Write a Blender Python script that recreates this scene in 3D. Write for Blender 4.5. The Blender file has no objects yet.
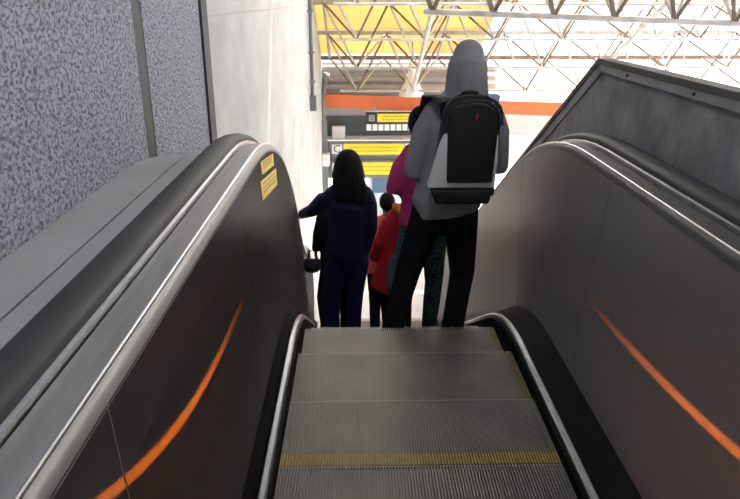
import bpy, bmesh, math, random
import numpy as np
from mathutils import Vector
random.seed(7)
C = bpy.context.scene.collection
S = bpy.context.scene
PI = math.pi

# ------------------------------------------------------------------ camera
F_PX = 665.0
cam_d = bpy.data.cameras.new('camera'); cam = bpy.data.objects.new('camera', cam_d); C.objects.link(cam)
cam_d.sensor_width = 36.0; cam_d.lens = F_PX * 36.0 / 740.0
cam_d.clip_start = 0.05; cam_d.clip_end = 400
cam.location = (-0.235, 0, 1.515)
cam.rotation_euler = (math.radians(90 - 20.57), 0, -math.radians(1.05))
S.camera = cam

# ------------------------------------------------------------------ world, sun, exposure
w = bpy.data.worlds.new('sky'); S.world = w; w.use_nodes = True
wn = w.node_tree.nodes; wl = w.node_tree.links
bg = wn['Background']
sky = wn.new('ShaderNodeTexSky'); sky.sky_type = 'HOSEK_WILKIE'; sky.turbidity = 4.0
sky.sun_direction = Vector((0.35, 0.65, 0.68)).normalized()
mixw = wn.new('ShaderNodeMix'); mixw.data_type = 'RGBA'; mixw.inputs[0].default_value = 0.75
mixw.inputs[7].default_value = (0.86, 0.90, 1.0, 1)
wl.new(sky.outputs[0], mixw.inputs[6]); wl.new(mixw.outputs[2], bg.inputs[0])
bg.inputs[1].default_value = 1.9
sun_d = bpy.data.lights.new('sun', 'SUN'); sun_d.energy = 28.0; sun_d.angle = 0.01; sun_d.color = (1.0, 0.96, 0.9)
sun = bpy.data.objects.new('sun', sun_d); C.objects.link(sun)
sun.rotation_euler = Vector((0.35, 0.65, 0.95)).to_track_quat('Z', 'Y').to_euler()
vs = S.view_settings
vs.view_transform = 'Standard'; vs.look = 'None'; vs.gamma = 1.0; vs.use_curve_mapping = False
vs.exposure = 0.0
S.cycles.max_bounces = 8; S.cycles.diffuse_bounces = 4; S.cycles.glossy_bounces = 5

# ------------------------------------------------------------------ materials
def mat(name, col, rough=0.6, metal=0.0, var=0.0, vscale=8.0, bump=0.0, bscale=40.0, aniso=0.0, spec=0.5, stretch=None):
    m = bpy.data.materials.new(name); m.use_nodes = True
    n = m.node_tree.nodes; l = m.node_tree.links; b = n['Principled BSDF']
    b.inputs['Base Color'].default_value = (*col, 1); b.inputs['Roughness'].default_value = rough
    b.inputs['Metallic'].default_value = metal; b.inputs['Specular IOR Level'].default_value = spec
    tc = n.new('ShaderNodeTexCoord'); src = tc.outputs['Object']
    if stretch:
        mp = n.new('ShaderNodeMapping'); mp.inputs['Scale'].default_value = stretch
        l.new(src, mp.inputs[0]); src = mp.outputs[0]
    if var > 0:
        t = n.new('ShaderNodeTexNoise'); t.inputs['Scale'].default_value = vscale; t.inputs['Detail'].default_value = 5
        l.new(src, t.inputs['Vector'])
        r = n.new('ShaderNodeValToRGB'); r.color_ramp.elements[0].position = .3; r.color_ramp.elements[1].position = .7
        r.color_ramp.elements[0].color = (*[max(0, c*(1-var)) for c in col], 1)
        r.color_ramp.elements[1].color = (*[min(1, c*(1+var)) for c in col], 1)
        l.new(t.outputs['Fac'], r.inputs[0]); l.new(r.outputs[0], b.inputs['Base Color'])
    if bump > 0:
        t2 = n.new('ShaderNodeTexNoise'); t2.inputs['Scale'].default_value = bscale; t2.inputs['Detail'].default_value = 4
        l.new(src, t2.inputs['Vector'])
        bp = n.new('ShaderNodeBump'); bp.inputs['Strength'].default_value = bump; bp.inputs['Distance'].default_value = .02
        l.new(t2.outputs['Fac'], bp.inputs['Height']); l.new(bp.outputs[0], b.inputs['Normal'])
    return m

def mat_stucco():
    m = mat('grey_stucco', (.3, .3, .33), .9)
    n = m.node_tree.nodes; l = m.node_tree.links; b = n['Principled BSDF']
    tc = n.new('ShaderNodeTexCoord')
    mp = n.new('ShaderNodeMapping'); mp.inputs['Scale'].default_value = (1, .55, .75); l.new(tc.outputs['Object'], mp.inputs[0])
    v = n.new('ShaderNodeTexNoise'); v.inputs['Scale'].default_value = 100; v.inputs['Detail'].default_value = 4; v.inputs['Distortion'].default_value = .6
    l.new(mp.outputs[0], v.inputs['Vector'])
    r = n.new('ShaderNodeValToRGB'); e = r.color_ramp.elements
    e[0].position = .36; e[0].color = (.10, .102, .12, 1); e[1].position = .56; e[1].color = (.325, .33, .385, 1)
    l.new(v.outputs['Fac'], r.inputs[0]); l.new(r.outputs[0], b.inputs['Base Color'])
    bp = n.new('ShaderNodeBump'); bp.inputs['Strength'].default_value = .7; bp.inputs['Distance'].default_value = .02
    l.new(r.outputs[0], bp.inputs['Height']); l.new(bp.outputs[0], b.inputs['Normal'])
    return m

def mat_concrete_wall():
    m = mat('pale_concrete', (.7, .68, .66), .8)
    n = m.node_tree.nodes; l = m.node_tree.links; b = n['Principled BSDF']
    tc = n.new('ShaderNodeTexCoord')
    mp = n.new('ShaderNodeMapping'); mp.inputs['Scale'].default_value = (1, .45, .7); l.new(tc.outputs['Object'], mp.inputs[0])
    v = n.new('ShaderNodeTexNoise'); v.inputs['Scale'].default_value = 2.2; v.inputs['Detail'].default_value = 9; v.inputs['Roughness'].default_value = .65
    l.new(mp.outputs[0], v.inputs['Vector'])
    r = n.new('ShaderNodeValToRGB'); e = r.color_ramp.elements
    e[0].position = .33; e[0].color = (.35, .34, .335, 1); e[1].position = .62; e[1].color = (.47, .468, .465, 1)
    l.new(v.outputs['Fac'], r.inputs[0])
    # faint pour line across the wall
    sx = n.new('ShaderNodeSeparateXYZ'); l.new(tc.outputs['Object'], sx.inputs[0])
    a = n.new('ShaderNodeMath'); a.operation = 'SUBTRACT'; l.new(sx.outputs['Z'], a.inputs[0]); a.inputs[1].default_value = 1.42
    a2 = n.new('ShaderNodeMath'); a2.operation = 'ABSOLUTE'; l.new(a.outputs[0], a2.inputs[0])
    a3 = n.new('ShaderNodeMath'); a3.operation = 'LESS_THAN'; l.new(a2.outputs[0], a3.inputs[0]); a3.inputs[1].default_value = .008
    mx = n.new('ShaderNodeMix'); mx.data_type = 'RGBA'; l.new(a3.outputs[0], mx.inputs[0]); l.new(r.outputs[0], mx.inputs[6]); mx.inputs[7].default_value = (.36, .34, .32, 1)
    l.new(mx.outputs[2], b.inputs['Base Color'])
    return m

def mat_brushed(name='brushed_steel_shaded', kk=1.0, k2=.5, ty=0.0, dd=.07):
    """dark stainless sheet, brushed up and down"""
    m = bpy.data.materials.new(name); m.use_nodes = True
    n = m.node_tree.nodes; l = m.node_tree.links; b = n['Principled BSDF']
    out = n['Material Output']
    tc = n.new('ShaderNodeTexCoord')
    mp = n.new('ShaderNodeMapping'); mp.inputs['Scale'].default_value = (1, 1, .12); l.new(tc.outputs['Object'], mp.inputs[0])
    t = n.new('ShaderNodeTexNoise'); t.inputs['Scale'].default_value = 5; t.inputs['Detail'].default_value = 6; l.new(mp.outputs[0], t.inputs['Vector'])
    r = n.new('ShaderNodeValToRGB'); e = r.color_ramp.elements
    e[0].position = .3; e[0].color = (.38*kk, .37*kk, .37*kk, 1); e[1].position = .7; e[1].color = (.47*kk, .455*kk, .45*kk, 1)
    l.new(t.outputs['Fac'], r.inputs[0])
    tan = n.new('ShaderNodeCombineXYZ'); tan.inputs[1].default_value = ty; tan.inputs[2].default_value = 1.0
    g = n.new('ShaderNodeBsdfAnisotropic'); g.distribution = 'GGX'
    g.inputs['Roughness'].default_value = .24; g.inputs['Anisotropy'].default_value = ANISO
    g.inputs['Rotation'].default_value = ANROT
    l.new(tan.outputs[0], g.inputs['Tangent']); l.new(r.outputs[0], g.inputs['Color'])
    g2 = n.new('ShaderNodeBsdfAnisotropic'); g2.inputs['Roughness'].default_value = .30; g2.inputs['Anisotropy'].default_value = 0
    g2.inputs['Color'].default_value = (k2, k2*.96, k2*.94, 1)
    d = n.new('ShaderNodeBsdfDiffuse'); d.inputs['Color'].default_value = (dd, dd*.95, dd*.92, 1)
    m1 = n.new('ShaderNodeMixShader'); m1.inputs[0].default_value = .4; l.new(g.outputs[0], m1.inputs[1]); l.new(g2.outputs[0], m1.inputs[2])
    m2 = n.new('ShaderNodeMixShader'); m2.inputs[0].default_value = .35; l.new(m1.outputs[0], m2.inputs[1]); l.new(d.outputs[0], m2.inputs[2])
    l.new(m2.outputs[0], out.inputs['Surface']); n.remove(b)
    return m
ANISO, ANROT = 0.97, 0.0

def mat_translucent(name, col, f=.75):
    m = bpy.data.materials.new(name); m.use_nodes = True
    n = m.node_tree.nodes; l = m.node_tree.links; n.remove(n['Principled BSDF']); out = n['Material Output']
    t = n.new('ShaderNodeBsdfTranslucent'); d = n.new('ShaderNodeBsdfDiffuse'); mx = n.new('ShaderNodeMixShader'); mx.inputs[0].default_value = 1-f
    tc = n.new('ShaderNodeTexCoord'); ns = n.new('ShaderNodeTexNoise'); ns.inputs['Scale'].default_value = .9
    l.new(tc.outputs['Object'], ns.inputs['Vector'])
    r = n.new('ShaderNodeValToRGB'); e = r.color_ramp.elements
    e[0].position = .3; e[0].color = (*[c*.82 for c in col], 1); e[1].position = .7; e[1].color = (*col, 1)
    l.new(ns.outputs['Fac'], r.inputs[0])
    l.new(r.outputs[0], t.inputs[0]); l.new(r.outputs[0], d.inputs[0])
    l.new(t.outputs[0], mx.inputs[1]); l.new(d.outputs[0], mx.inputs[2]); l.new(mx.outputs[0], out.inputs[0])
    return m

def mat_emit(name, col, s):
    m = bpy.data.materials.new(name); m.use_nodes = True
    b = m.node_tree.nodes['Principled BSDF']; b.inputs['Base Color'].default_value = (*col, 1)
    b.inputs['Emission Color'].default_value = (*col, 1); b.inputs['Emission Strength'].default_value = s
    return m

def mat_leggings():
    m = mat('patterned_leggings', (.01, .03, .03), .8)
    n = m.node_tree.nodes; l = m.node_tree.links; b = n['Principled BSDF']
    tc = n.new('ShaderNodeTexCoord'); v = n.new('ShaderNodeTexVoronoi'); v.feature = 'DISTANCE_TO_EDGE'; v.inputs['Scale'].default_value = 48
    l.new(tc.outputs['Object'], v.inputs['Vector'])
    r = n.new('ShaderNodeValToRGB'); e = r.color_ramp.elements
    e[0].position = .12; e[0].color = (.012, .014, .016, 1); e[1].position = .2; e[1].color = (.03, .17, .16, 1)
    l.new(v.outputs['Distance'], r.inputs[0]); l.new(r.outputs[0], b.inputs['Base Color'])
    return m

M = dict(
    stucco=mat_stucco(), concrete=mat_concrete_wall(), panel=mat_brushed('brushed_steel_shaded', .72, .24, 0, .05), panel_lit=mat_brushed('brushed_steel_lit', .85, .55, .07, .30),  # same steel twice; brighter light on the right side put into its colour
    joint=mat('dark_joint', (.032, .032, .036), .7, var=.2),
    ceiling=mat('ceiling_paint', (.6, .6, .6), .9, var=.1),
    tread=mat('ribbed_aluminium', (.155, .143, .125), .5, .55, var=.22, vscale=4, spec=.4),
    yellow_faded=mat('faded_yellow_paint', (.15, .115, .03), .7, var=.3, vscale=30), yellow_paint=mat('worn_yellow_paint', (.30, .19, .01), .65, var=.25, vscale=30),
    nosing=mat('worn_step_edge', (.30, .29, .27), .45, .6), black=mat('black_skirt', (.004, .004, .004), .8, var=.2, vscale=12, spec=.12),
    chrome=mat('worn_bright_steel', (.55, .55, .57), .33, 1.0, var=.12, vscale=14),
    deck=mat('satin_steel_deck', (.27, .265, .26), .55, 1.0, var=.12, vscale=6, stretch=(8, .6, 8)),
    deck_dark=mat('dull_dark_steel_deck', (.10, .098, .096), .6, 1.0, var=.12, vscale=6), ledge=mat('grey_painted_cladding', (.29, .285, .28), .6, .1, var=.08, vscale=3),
    seam=mat('cladding_seam', (.07, .07, .07), .7),
    rubber=mat('black_handrail_rubber', (.020, .020, .021), .6, var=.1, spec=.4),
    stone=mat('dark_rendered_parapet', (.22, .215, .215), .85, var=.28, vscale=6, bump=.5, bscale=18),
    band=mat('grey_coping_strip', (.24, .235, .235), .7, var=.15, vscale=9),
    coping=mat('brown_grey_coping', (.085, .078, .07), .8, var=.15),
    floor=mat('pale_terrazzo', (.72, .70, .68), .5, var=.08, vscale=3),
    orange=mat('orange_beam_paint', (.85, .20, .07), .5, var=.06, vscale=1.2),
    farwall=mat('pale_plaster', (.55, .54, .53), .8, var=.1, vscale=1.5),
    green=mat('dark_green_grey_panel', (.10, .125, .12), .6, var=.08),
    greypaint=mat('grey_metal_paint', (.2, .21, .21), .5, .2),
    white=mat('white_paint', (.78, .78, .76), .5, var=.05),
    steel=mat('galvanised_steel', (.48, .44, .40), .55, .35, var=.25, vscale=5),
    rust=mat('brown_weathered_steel', (.20, .145, .11), .7, .2, var=.3, vscale=5),
    duct=mat('dusty_white_duct', (.40, .37, .34), .7, var=.15, vscale=2),
    fib_y=mat_translucent('yellow_fibreglass', (.50, .41, .22)),
    fib_w=mat_translucent('white_fibreglass', (.95, .94, .92)),
    sign_y=mat('sign_yellow', (.95, .72, .03), .5), sign_d=mat('sign_dark', (.03, .035, .04), .5), sign_w=mat('sign_white', (.85, .85, .85), .5),
    sign_t=mat('sign_lettering', (.55, .40, .03), .5), sign_n=mat('sign_number_grey', (.35, .35, .35), .5),
    sticker_y=mat('sticker_yellow', (.95, .70, .02), .5), sticker_w=mat('sticker_white', (.6, .6, .6), .5), sticker_k=mat('sticker_ink', (.6, .42, .02), .6),
    hoodie=mat('heather_grey_jersey', (.21, .203, .212), .95, var=.10, vscale=60, bump=.55, bscale=7, spec=.1),
    black_cloth=mat('black_cloth', (.008, .008, .010), .9, bump=.4, bscale=8, spec=.1),
    black_nylon=mat('black_nylon', (.010, .010, .011), .6, bump=.15, bscale=60, spec=.25),
    mesh_nylon=mat('charcoal_nylon', (.03, .03, .033), .7, bump=.3, bscale=80, spec=.3),
    grey_nylon=mat('light_grey_nylon', (.55, .54, .52), .75, bump=.15, bscale=40),
    blue_nylon=mat('navy_blue_nylon', (.02, .035, .14), .6),
    navy=mat('navy_cloth', (.005, .008, .024), .85, bump=.5, bscale=8, spec=.2),
    jean=mat('dark_blue_denim', (.005, .009, .036), .85, bump=.4, bscale=9, spec=.2),
    hair=mat('black_hair', (.008, .006, .006), .8, var=.4, vscale=30, bump=.4, bscale=50, spec=.12, stretch=(1, 1, .08)),
    skin=mat('tan_skin', (.30, .15, .10), .6), magenta=mat('magenta_knit', (.38, .035, .13), .85, bump=.5, bscale=9, spec=.2),
    red=mat('red_cloth', (.36, .014, .022), .85, bump=.5, bscale=9, spec=.2),
    lightred=mat('coral_red_cloth', (.75, .09, .09), .85, bump=.4, bscale=9, spec=.2),
    leggings=mat_leggings(), teal=mat('teal_grey_cloth', (.05, .09, .13), .8), shoe=mat('dark_shoe_leather', (.02, .02, .02), .5),
    shoe_pale=mat('pale_shoe', (.3, .22, .2), .6), eye=mat('eye_dark', (.02, .02, .02), .2), orange_cloth=mat('orange_yellow_cloth', (.7, .28, .04), .8),
    lens_orange=mat_emit('orange_lamp_lens', (1, .25, .02), 3.0), tube=mat_emit('cool_white_tube', (.8, .88, 1), 6.0),
    kiosk=mat('pale_blue_grey_metal', (.35, .38, .42), .5, .2, var=.2, vscale=2),
    pipe_dark=mat('dark_conduit', (.13, .14, .15), .6), lamp_al=mat('pale_aluminium', (.8, .8, .78), .5, .1),
)

# ------------------------------------------------------------------ helpers
def tag(o, label=None, cat=None, group=None, kind=None):
    if label: o['label'] = label
    if cat: o['category'] = cat
    if group: o['group'] = group
    if kind: o['kind'] = kind
    return o
def thing(name, label, cat, loc=(0, 0, 0), group=None):
    o = bpy.data.objects.new(name, None); C.objects.link(o); o.location = loc; o.empty_display_size = .1
    return tag(o, label, cat, group)
def obj(name, bm, m, parent=None, smooth=True, local=True):
    """link a bmesh as one mesh; geometry is given in world metres"""
    me = bpy.data.meshes.new(name)
    if isinstance(bm, bpy.types.Mesh): me = bm; me.name = name
    else:
        bmesh.ops.recalc_face_normals(bm, faces=bm.faces[:]); bm.to_mesh(me); bm.free()
    off = Vector((0, 0, 0)); p = parent
    while p is not None:
        off += Vector(p.location); p = p.parent
    if off.length > 0 and local:
        me.transform(__import__('mathutils').Matrix.Translation(-off))
    me.materials.clear(); me.materials.append(m)
    if smooth:
        for p in me.polygons: p.use_smooth = True
        try: me.set_sharp_from_angle(angle=math.radians(38))
        except Exception: pass
    o = bpy.data.objects.new(name, me); C.objects.link(o); o.parent = parent
    return o
def box(bm, x0, x1, y0, y1, z0, z1, bev=0.0):
    r = bmesh.ops.create_cube(bm, size=1.0)
    for v in r['verts']:
        v.co = Vector(((x0+x1)/2 + v.co.x*(x1-x0), (y0+y1)/2 + v.co.y*(y1-y0), (z0+z1)/2 + v.co.z*(z1-z0)))
    if bev > 0:
        es = list({e for v in r['verts'] for e in v.link_edges})
        bmesh.ops.bevel(bm, geom=es, offset=bev, segments=2, affect='EDGES', profile=.6)
    return bm
def B(*a, **k): return box(bmesh.new(), *a, **k)
def tube(bm, pts, radii, seg=14, cap=True, lat=None):
    """elliptical loft along pts; radii are r or (rx, ry); rounded ends"""
    pts = [Vector(p) for p in pts]
    rad = [(r, r) if not isinstance(r, (tuple, list)) else r for r in radii]
    n = len(pts); tg = []
    for i in range(n):
        a = pts[max(0, i-1)]; b = pts[min(n-1, i+1)]; tg.append((b-a).normalized())
    P, R, T = list(pts), list(rad), list(tg)
    if cap:
        def capr(i, sgn):
            out = []
            for k in (1, 2, 3):
                a = k/3.3*PI/2; rr = min(R_[0] for R_ in [rad[i]]); rmin = min(rad[i])
                out.append((pts[i] + tg[i]*sgn*math.sin(a)*rmin, (rad[i][0]*math.cos(a), rad[i][1]*math.cos(a)), tg[i]))
            return out
        s = capr(0, -1)[::-1]; e = capr(n-1, 1)
        P = [q[0] for q in s]+P+[q[0] for q in e]; R = [q[1] for q in s]+R+[q[1] for q in e]; T = [q[2] for q in s]+T+[q[2] for q in e]
    L0 = Vector(lat) if lat else Vector((1, 0, 0))
    rings = []; prev = None
    for p, r, t in zip(P, R, T):
        u = L0 - t*L0.dot(t)
        if u.length < .35: u = Vector((0, 1, 0)) - t*t.y if lat is None else u
        if prev is not None and u.dot(prev) < 0 and lat is None: u = -u
        u.normalize(); v = t.cross(u); prev = u
        rings.append([bm.verts.new(p + u*math.cos(a)*r[0] + v*math.sin(a)*r[1]) for a in [2*PI*k/seg for k in range(seg)]])
    for a, b in zip(rings, rings[1:]):
        for k in range(seg): bm.faces.new((a[k], a[(k+1) % seg], b[(k+1) % seg], b[k]))
    bm.faces.new(rings[0][::-1]); bm.faces.new(rings[-1])
    return bm
def Tb(*a, **k): return tube(bmesh.new(), *a, **k)
def ell(bm, c, r, seg=20):
    q = bmesh.ops.create_uvsphere(bm, u_segments=seg, v_segments=seg//2+2, radius=1.0)
    for v in q['verts']: v.co = Vector((c[0]+v.co.x*r[0], c[1]+v.co.y*r[1], c[2]+v.co.z*r[2]))
    return bm
def prism(bm, poly, axis, a, b):
    """extrude a closed 2-D polygon along x ('x': poly in y,z) or y ('y': poly in x,z)"""
    f = (lambda p, t: Vector((t, p[0], p[1]))) if axis == 'x' else (lambda p, t: Vector((p[0], t, p[1])))
    v0 = [bm.verts.new(f(p, a)) for p in poly]; v1 = [bm.verts.new(f(p, b)) for p in poly]
    bm.faces.new(v0); bm.faces.new(v1[::-1])
    for k in range(len(poly)): bm.faces.new((v0[k], v0[(k+1) % len(poly)], v1[(k+1) % len(poly)], v1[k]))
    return bm
def remesh(bm, vox, smooth=3, decim=None):
    bmesh.ops.recalc_face_normals(bm, faces=bm.faces[:])
    me = bpy.data.meshes.new('tmp'); bm.to_mesh(me); bm.free()
    o = bpy.data.objects.new('tmp', me); C.objects.link(o)
    r = o.modifiers.new('r', 'REMESH'); r.mode = 'VOXEL'; r.voxel_size = vox
    if smooth:
        s = o.modifiers.new('s', 'SMOOTH'); s.iterations = smooth; s.factor = .5
    dg = bpy.context.evaluated_depsgraph_get(); dg.update()
    m2 = bpy.data.meshes.new_from_object(o.evaluated_get(dg))
    bpy.data.objects.remove(o); bpy.data.meshes.remove(me)
    return m2
def text_mesh(txt, size, loc, face='-y', ext=.004):
    cu = bpy.data.curves.new('t', 'FONT'); cu.body = txt; cu.size = size; cu.extrude = ext; cu.align_x = 'CENTER'; cu.align_y = 'CENTER'; cu.resolution_u = 2
    o = bpy.data.objects.new('t', cu); C.objects.link(o); o.rotation_euler = (PI/2, 0, 0); o.location = loc
    dg = bpy.context.evaluated_depsgraph_get(); dg.update()
    e = o.evaluated_get(dg); me = bpy.data.meshes.new_from_object(e); me.transform(e.matrix_world)
    bpy.data.objects.remove(o); bpy.data.curves.remove(cu)
    return me

# ------------------------------------------------------------------ escalator line (side view)
SL = math.radians(30); ZL = -1.85
Y_TOP = 3.0; Y_BOT = Y_TOP - ZL/math.tan(SL); RC = 1.3; TL = RC*math.tan(SL/2)
Y_END = 6.55
def line_pts(y0=-1.6, y1=Y_END, step=.12):
    """list of (y, z, ny, nz, s)"""
    out = []
    def add(y, z, a): out.append((y, z, math.sin(a), math.cos(a)))
    y = y0
    while y < Y_TOP-TL-1e-6: add(y, 0, 0); y += step
    for k in range(9):
        a = SL*k/8; add(Y_TOP-TL+RC*math.sin(a), -RC*(1-math.cos(a)), a)
    ys = Y_TOP+TL*math.cos(SL); zs = -TL*math.sin(SL); ye = Y_BOT-TL*math.cos(SL); ze = ZL+TL*math.sin(SL)
    for k in range(1, 20): f = k/20; add(ys+(ye-ys)*f, zs+(ze-zs)*f, SL)
    for k in range(9):
        a = SL*(1-k/8); add(Y_BOT+TL-RC*math.sin(a), ZL+RC*(1-math.cos(a)), a)
    y = Y_BOT+TL+.05
    while y < y1: add(y, ZL, 0); y += step
    add(y1, ZL, 0)
    return out
LINE = line_pts()
def off(p, h): return (p[0]+p[2]*h, p[1]+p[3]*h)
def sweep(sec, line=None, bm=None, close=True, extra=None):
    """sweep a section of (x, h) points along the escalator line; extra = list of frames appended: (y,z,ny,nz)"""
    bm = bm or bmesh.new(); line = (line or LINE) + (extra or [])
    rings = []
    for p in line:
        rings.append([bm.verts.new((x, *off(p, h))) for x, h in sec])
    n = len(sec)
    for a, b in zip(rings, rings[1:]):
        for k in range(n if close else n-1): bm.faces.new((a[k], a[(k+1) % n], b[(k+1) % n], b[k]))
    if close:
        bm.faces.new(rings[0]); bm.faces.new(rings[-1][::-1])
    return bm

# ================================================================== SETTING
def struct(name, bm, m, smooth=False):
    return tag(obj(name, bm, m, smooth=smooth), kind='structure')
struct('wall_left', B(-1.42, -1.18, -3.6, 2.98, -2.2, 4.6), M['stucco'])
struct('wall_left', B(-1.42, -1.18, 3.11, 4.24, -2.2, 4.6), M['stucco'])
struct('trim_1', B(-1.42, -1.183, 2.98, 3.11, -2.2, 4.6), M['joint'])
struct('trim_2', B(-1.42, -1.165, 4.24, 4.40, -2.2, 4.6), M['joint'])
struct('wall_left', B(-1.42, -1.18, 4.40, 18.9, -5.6, 4.6), M['concrete'])
struct('wall_back', B(-1.42, 7.0, -3.8, -3.6, -2.2, 4.6), M['ceiling'])
struct('ceiling', B(-1.42, 7.0, -3.6, 8.6, 4.6, 4.8), M['ceiling'])
struct('floor', B(-1.18, 6.0, 6.95, 10.4, -2.05, -1.85), M['floor'])
struct('floor', B(-14.0, 22.0, 10.4, 60, -5.6, -5.4), M['floor'])
struct('floor', B(.975, 7.0, -3.6, 3.0, -.2, 0.0), M['floor'])
# parapet on the right: level, then stepping down with the stair
PX0, PX1 = .93, .975
YK = 3.28; ZT = 1.239; sl = math.tan(SL)
def par_poly(y0, top, th, ylow=8.0):
    return [(y0, top), (YK, top), (ylow, top-(ylow-YK)*sl)]
bm = bmesh.new(); yl = 8.2
prism(bm, [(-3.0, -2.2), (-3.0, ZT-.012), (YK-.004, ZT-.012), (yl, ZT-.012-(yl-YK)*sl), (yl, -2.2)], 'x', PX0, PX1)
struct('wall_right', bm, M['stone'])
bm = bmesh.new()
prism(bm, [(-3.0, ZT-.012), (-3.0, ZT+.014), (YK+.006, ZT+.014), (yl, ZT+.014-(yl-YK)*sl), (yl, ZT-.012-(yl-YK)*sl), (YK-.004, ZT-.012)], 'x', PX0-.012, PX1+.012)
struct('trim_3', bm, M['coping'])
bm = bmesh.new(); d1 = .006; d2 = .044
prism(bm, [(-3.0, ZT-d2), (-3.0, ZT-d1), (YK-.02, ZT-d1), (YK-.06, ZT-d2)], 'x', PX0-.010, PX0+.002)
struct('trim_4', bm, M['band'])
bm = bmesh.new()
prism(bm, [(YK-.02, ZT-d1), (YK-.055, ZT-d2), (yl, ZT-d2-(yl-YK+.055)*sl), (yl, ZT-d1-(yl-YK+.02)*sl)], 'x', PX0-.007, PX0+.002)
struct('trim_5', bm, M['stone'])
br = thing('coping_bolts', 'row of small dark bolts along the grey strip of the right parapet', 'bolts', (PX0-.01, 3.0, ZT-.026))
for y in (1.2, 1.75, 2.3, 2.9):
    obj('bolt', Tb([(PX0-.008, y, ZT-.026), (PX0-.014, y, ZT-.026)], [.007, .006], 8), M['joint'], br)

# ---- far hall: roof of translucent sheets over a space frame
RS = .5
def roof_z(y): return .095 + (18.0-y)*RS
def roof_sheet(x0, x1, y0, y1):
    bm = bmesh.new(); prism(bm, [(y0, roof_z(y0)+.10), (y1, roof_z(y1)+.10), (y1, roof_z(y1)+.13), (y0, roof_z(y0)+.13)], 'x', x0, x1); return bm
rows = [18.0 - 1.36*k for k in range(8)]
k = 0
for i in range(7):
    struct('ceiling', roof_sheet(-1.4, 2.9, rows[i+1]+.02, rows[i]-.02), M['fib_y'] if i < 3 else M['fib_w'])
    struct('ceiling', roof_sheet(2.94, 14.0, rows[i+1]+.02, rows[i]-.02), M['fib_w'])
fr = thing('space_frame', 'light steel space frame under the yellow and white roof sheets', 'roof frame', (2.5, 14.0, .5))
xs = [-.95+1.40*k for k in range(11)]
nv = Vector((0, -RS, -1)).normalized()
topn = [[Vector((x, y, roof_z(y))) for x in xs] for y in rows[:6]]
botn = [[(topn[i][j]+topn[i+1][j+1])/2 + nv*1.15 for j in range(len(xs)-1)] for i in range(5)]
for i, y in enumerate(rows[:6]):
    z = roof_z(y)
    obj('purlin', B(-1.3, 14.0, y-.035, y+.035, z-.04, z+.06), M['rust'] if i < 1 else M['steel'], fr, smooth=False)
for j in range(0, 11, 1):
    if j % 2 == 0:
        obj('rafter', Tb([topn[0][j], topn[5][j]], [.035, .035], 8), M['steel'], fr)
for i in range(5):
    obj('lower_chord', Tb([botn[i][0]-Vector((.4, 0, 0)), botn[i][-1]], [.03, .03], 8), M['steel'], fr)
for j in (1, 4, 7):
    obj('lower_chord', Tb([botn[0][j], botn[4][j]], [.05, .05], 8), M['steel'], fr)
nb = 0
for i in range(4):
    for j in range(0, 8):
        q = botn[i][j]
        for (a, b) in ((0, 0), (0, 1), (1, 0), (1, 1)):
            if nb >= 100: break
            t = topn[i+a][j+b]
            if (i+j) % 3 == 2 and (a, b) == (0, 1): continue
            obj('strut', Tb([t, q], [.024, .024], 6), M['steel'] if (a+b) % 2 else M['rust'], fr); nb += 1

# near truss crossing above the man's head, level with the eye
tr = thing('roof_truss', 'grey steel truss crossing the view high in front of the white roof sheets', 'truss', (3.0, 9.5, 1.3))
def tl(x): return Vector((x, 9.5, 1.36-.036*(x-.9)))
obj('bottom_chord', Tb([tl(.7), tl(7.5)], [.045, .045], 8), M['steel'], tr)
obj('top_chord', Tb([tl(-.3)+Vector((0, 0, 1.1)), tl(7.5)+Vector((0, 0, 1.1))], [.05, .05], 8), M['steel'], tr)
for k in range(9):
    x = .78+.92*k*.9
    if x > 7.2: break
    q = tl(x)
    for dx, dy in ((-.46, -.35), (.46, -.35), (-.46, .45), (.46, .45)):
        obj('web_strut', Tb([q, q+Vector((dx, dy, 1.1))], [.030, .030], 6), M['steel'] if dy > 0 else M['rust'], tr)
obj('upper_side_chord', Tb([tl(-.3)+Vector((0, -.35, 1.1)), tl(7.5)+Vector((0, -.35, 1.1))], [.04, .04], 8), M['steel'], tr)

# far wall below the roof, ducts, orange beam
struct('wall_far', B(-1.4, 3.0, 18.45, 18.6, -1.2, -.05), M['duct'])
struct('wall_far', B(3.0, 14.0, 18.45, 18.5, -1.0, .02), M['fib_w'])
struct('wall_far', B(-1.2, 14.0, 18.3, 18.5, -1.44, -1.15), M['farwall'])
struct('wall_far', B(-1.2, 1.9, 18.28, 18.5, -2.03, -1.44), M['green'])
struct('wall_far', B(1.9, 14.0, 18.3, 18.5, -2.0, -1.44), M['farwall'])
struct('wall_far', B(1.9, 14.0, 18.3, 18.5, -3.1, -2.0), M['white'])
for z, r, yy, nm in ((-.20, .10, 18.2, 'upper long duct'), (-.45, .075, 18.15, 'middle long duct'), (-.66, .09, 18.2, 'lower long duct')):
    o = obj('air_duct', Tb([(-1.1, yy, z), (3.4, yy, z)], [r, r], 12), M['duct'])
    tag(o, f'dusty white horizontal duct above the orange beam, {nm}', 'duct')
o = obj('orange_beam', B(-1.16, 9.0, -.08, .08, -.17, .17), M['orange'], smooth=False)
for v in o.data.vertices: v.co.y += 18.0 - .12*(v.co.x+1.1); v.co.z += -1.0 - .021*(v.co.x+1.1)
tag(o, 'long orange painted beam spanning the hall below the roof', 'beam')

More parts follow.
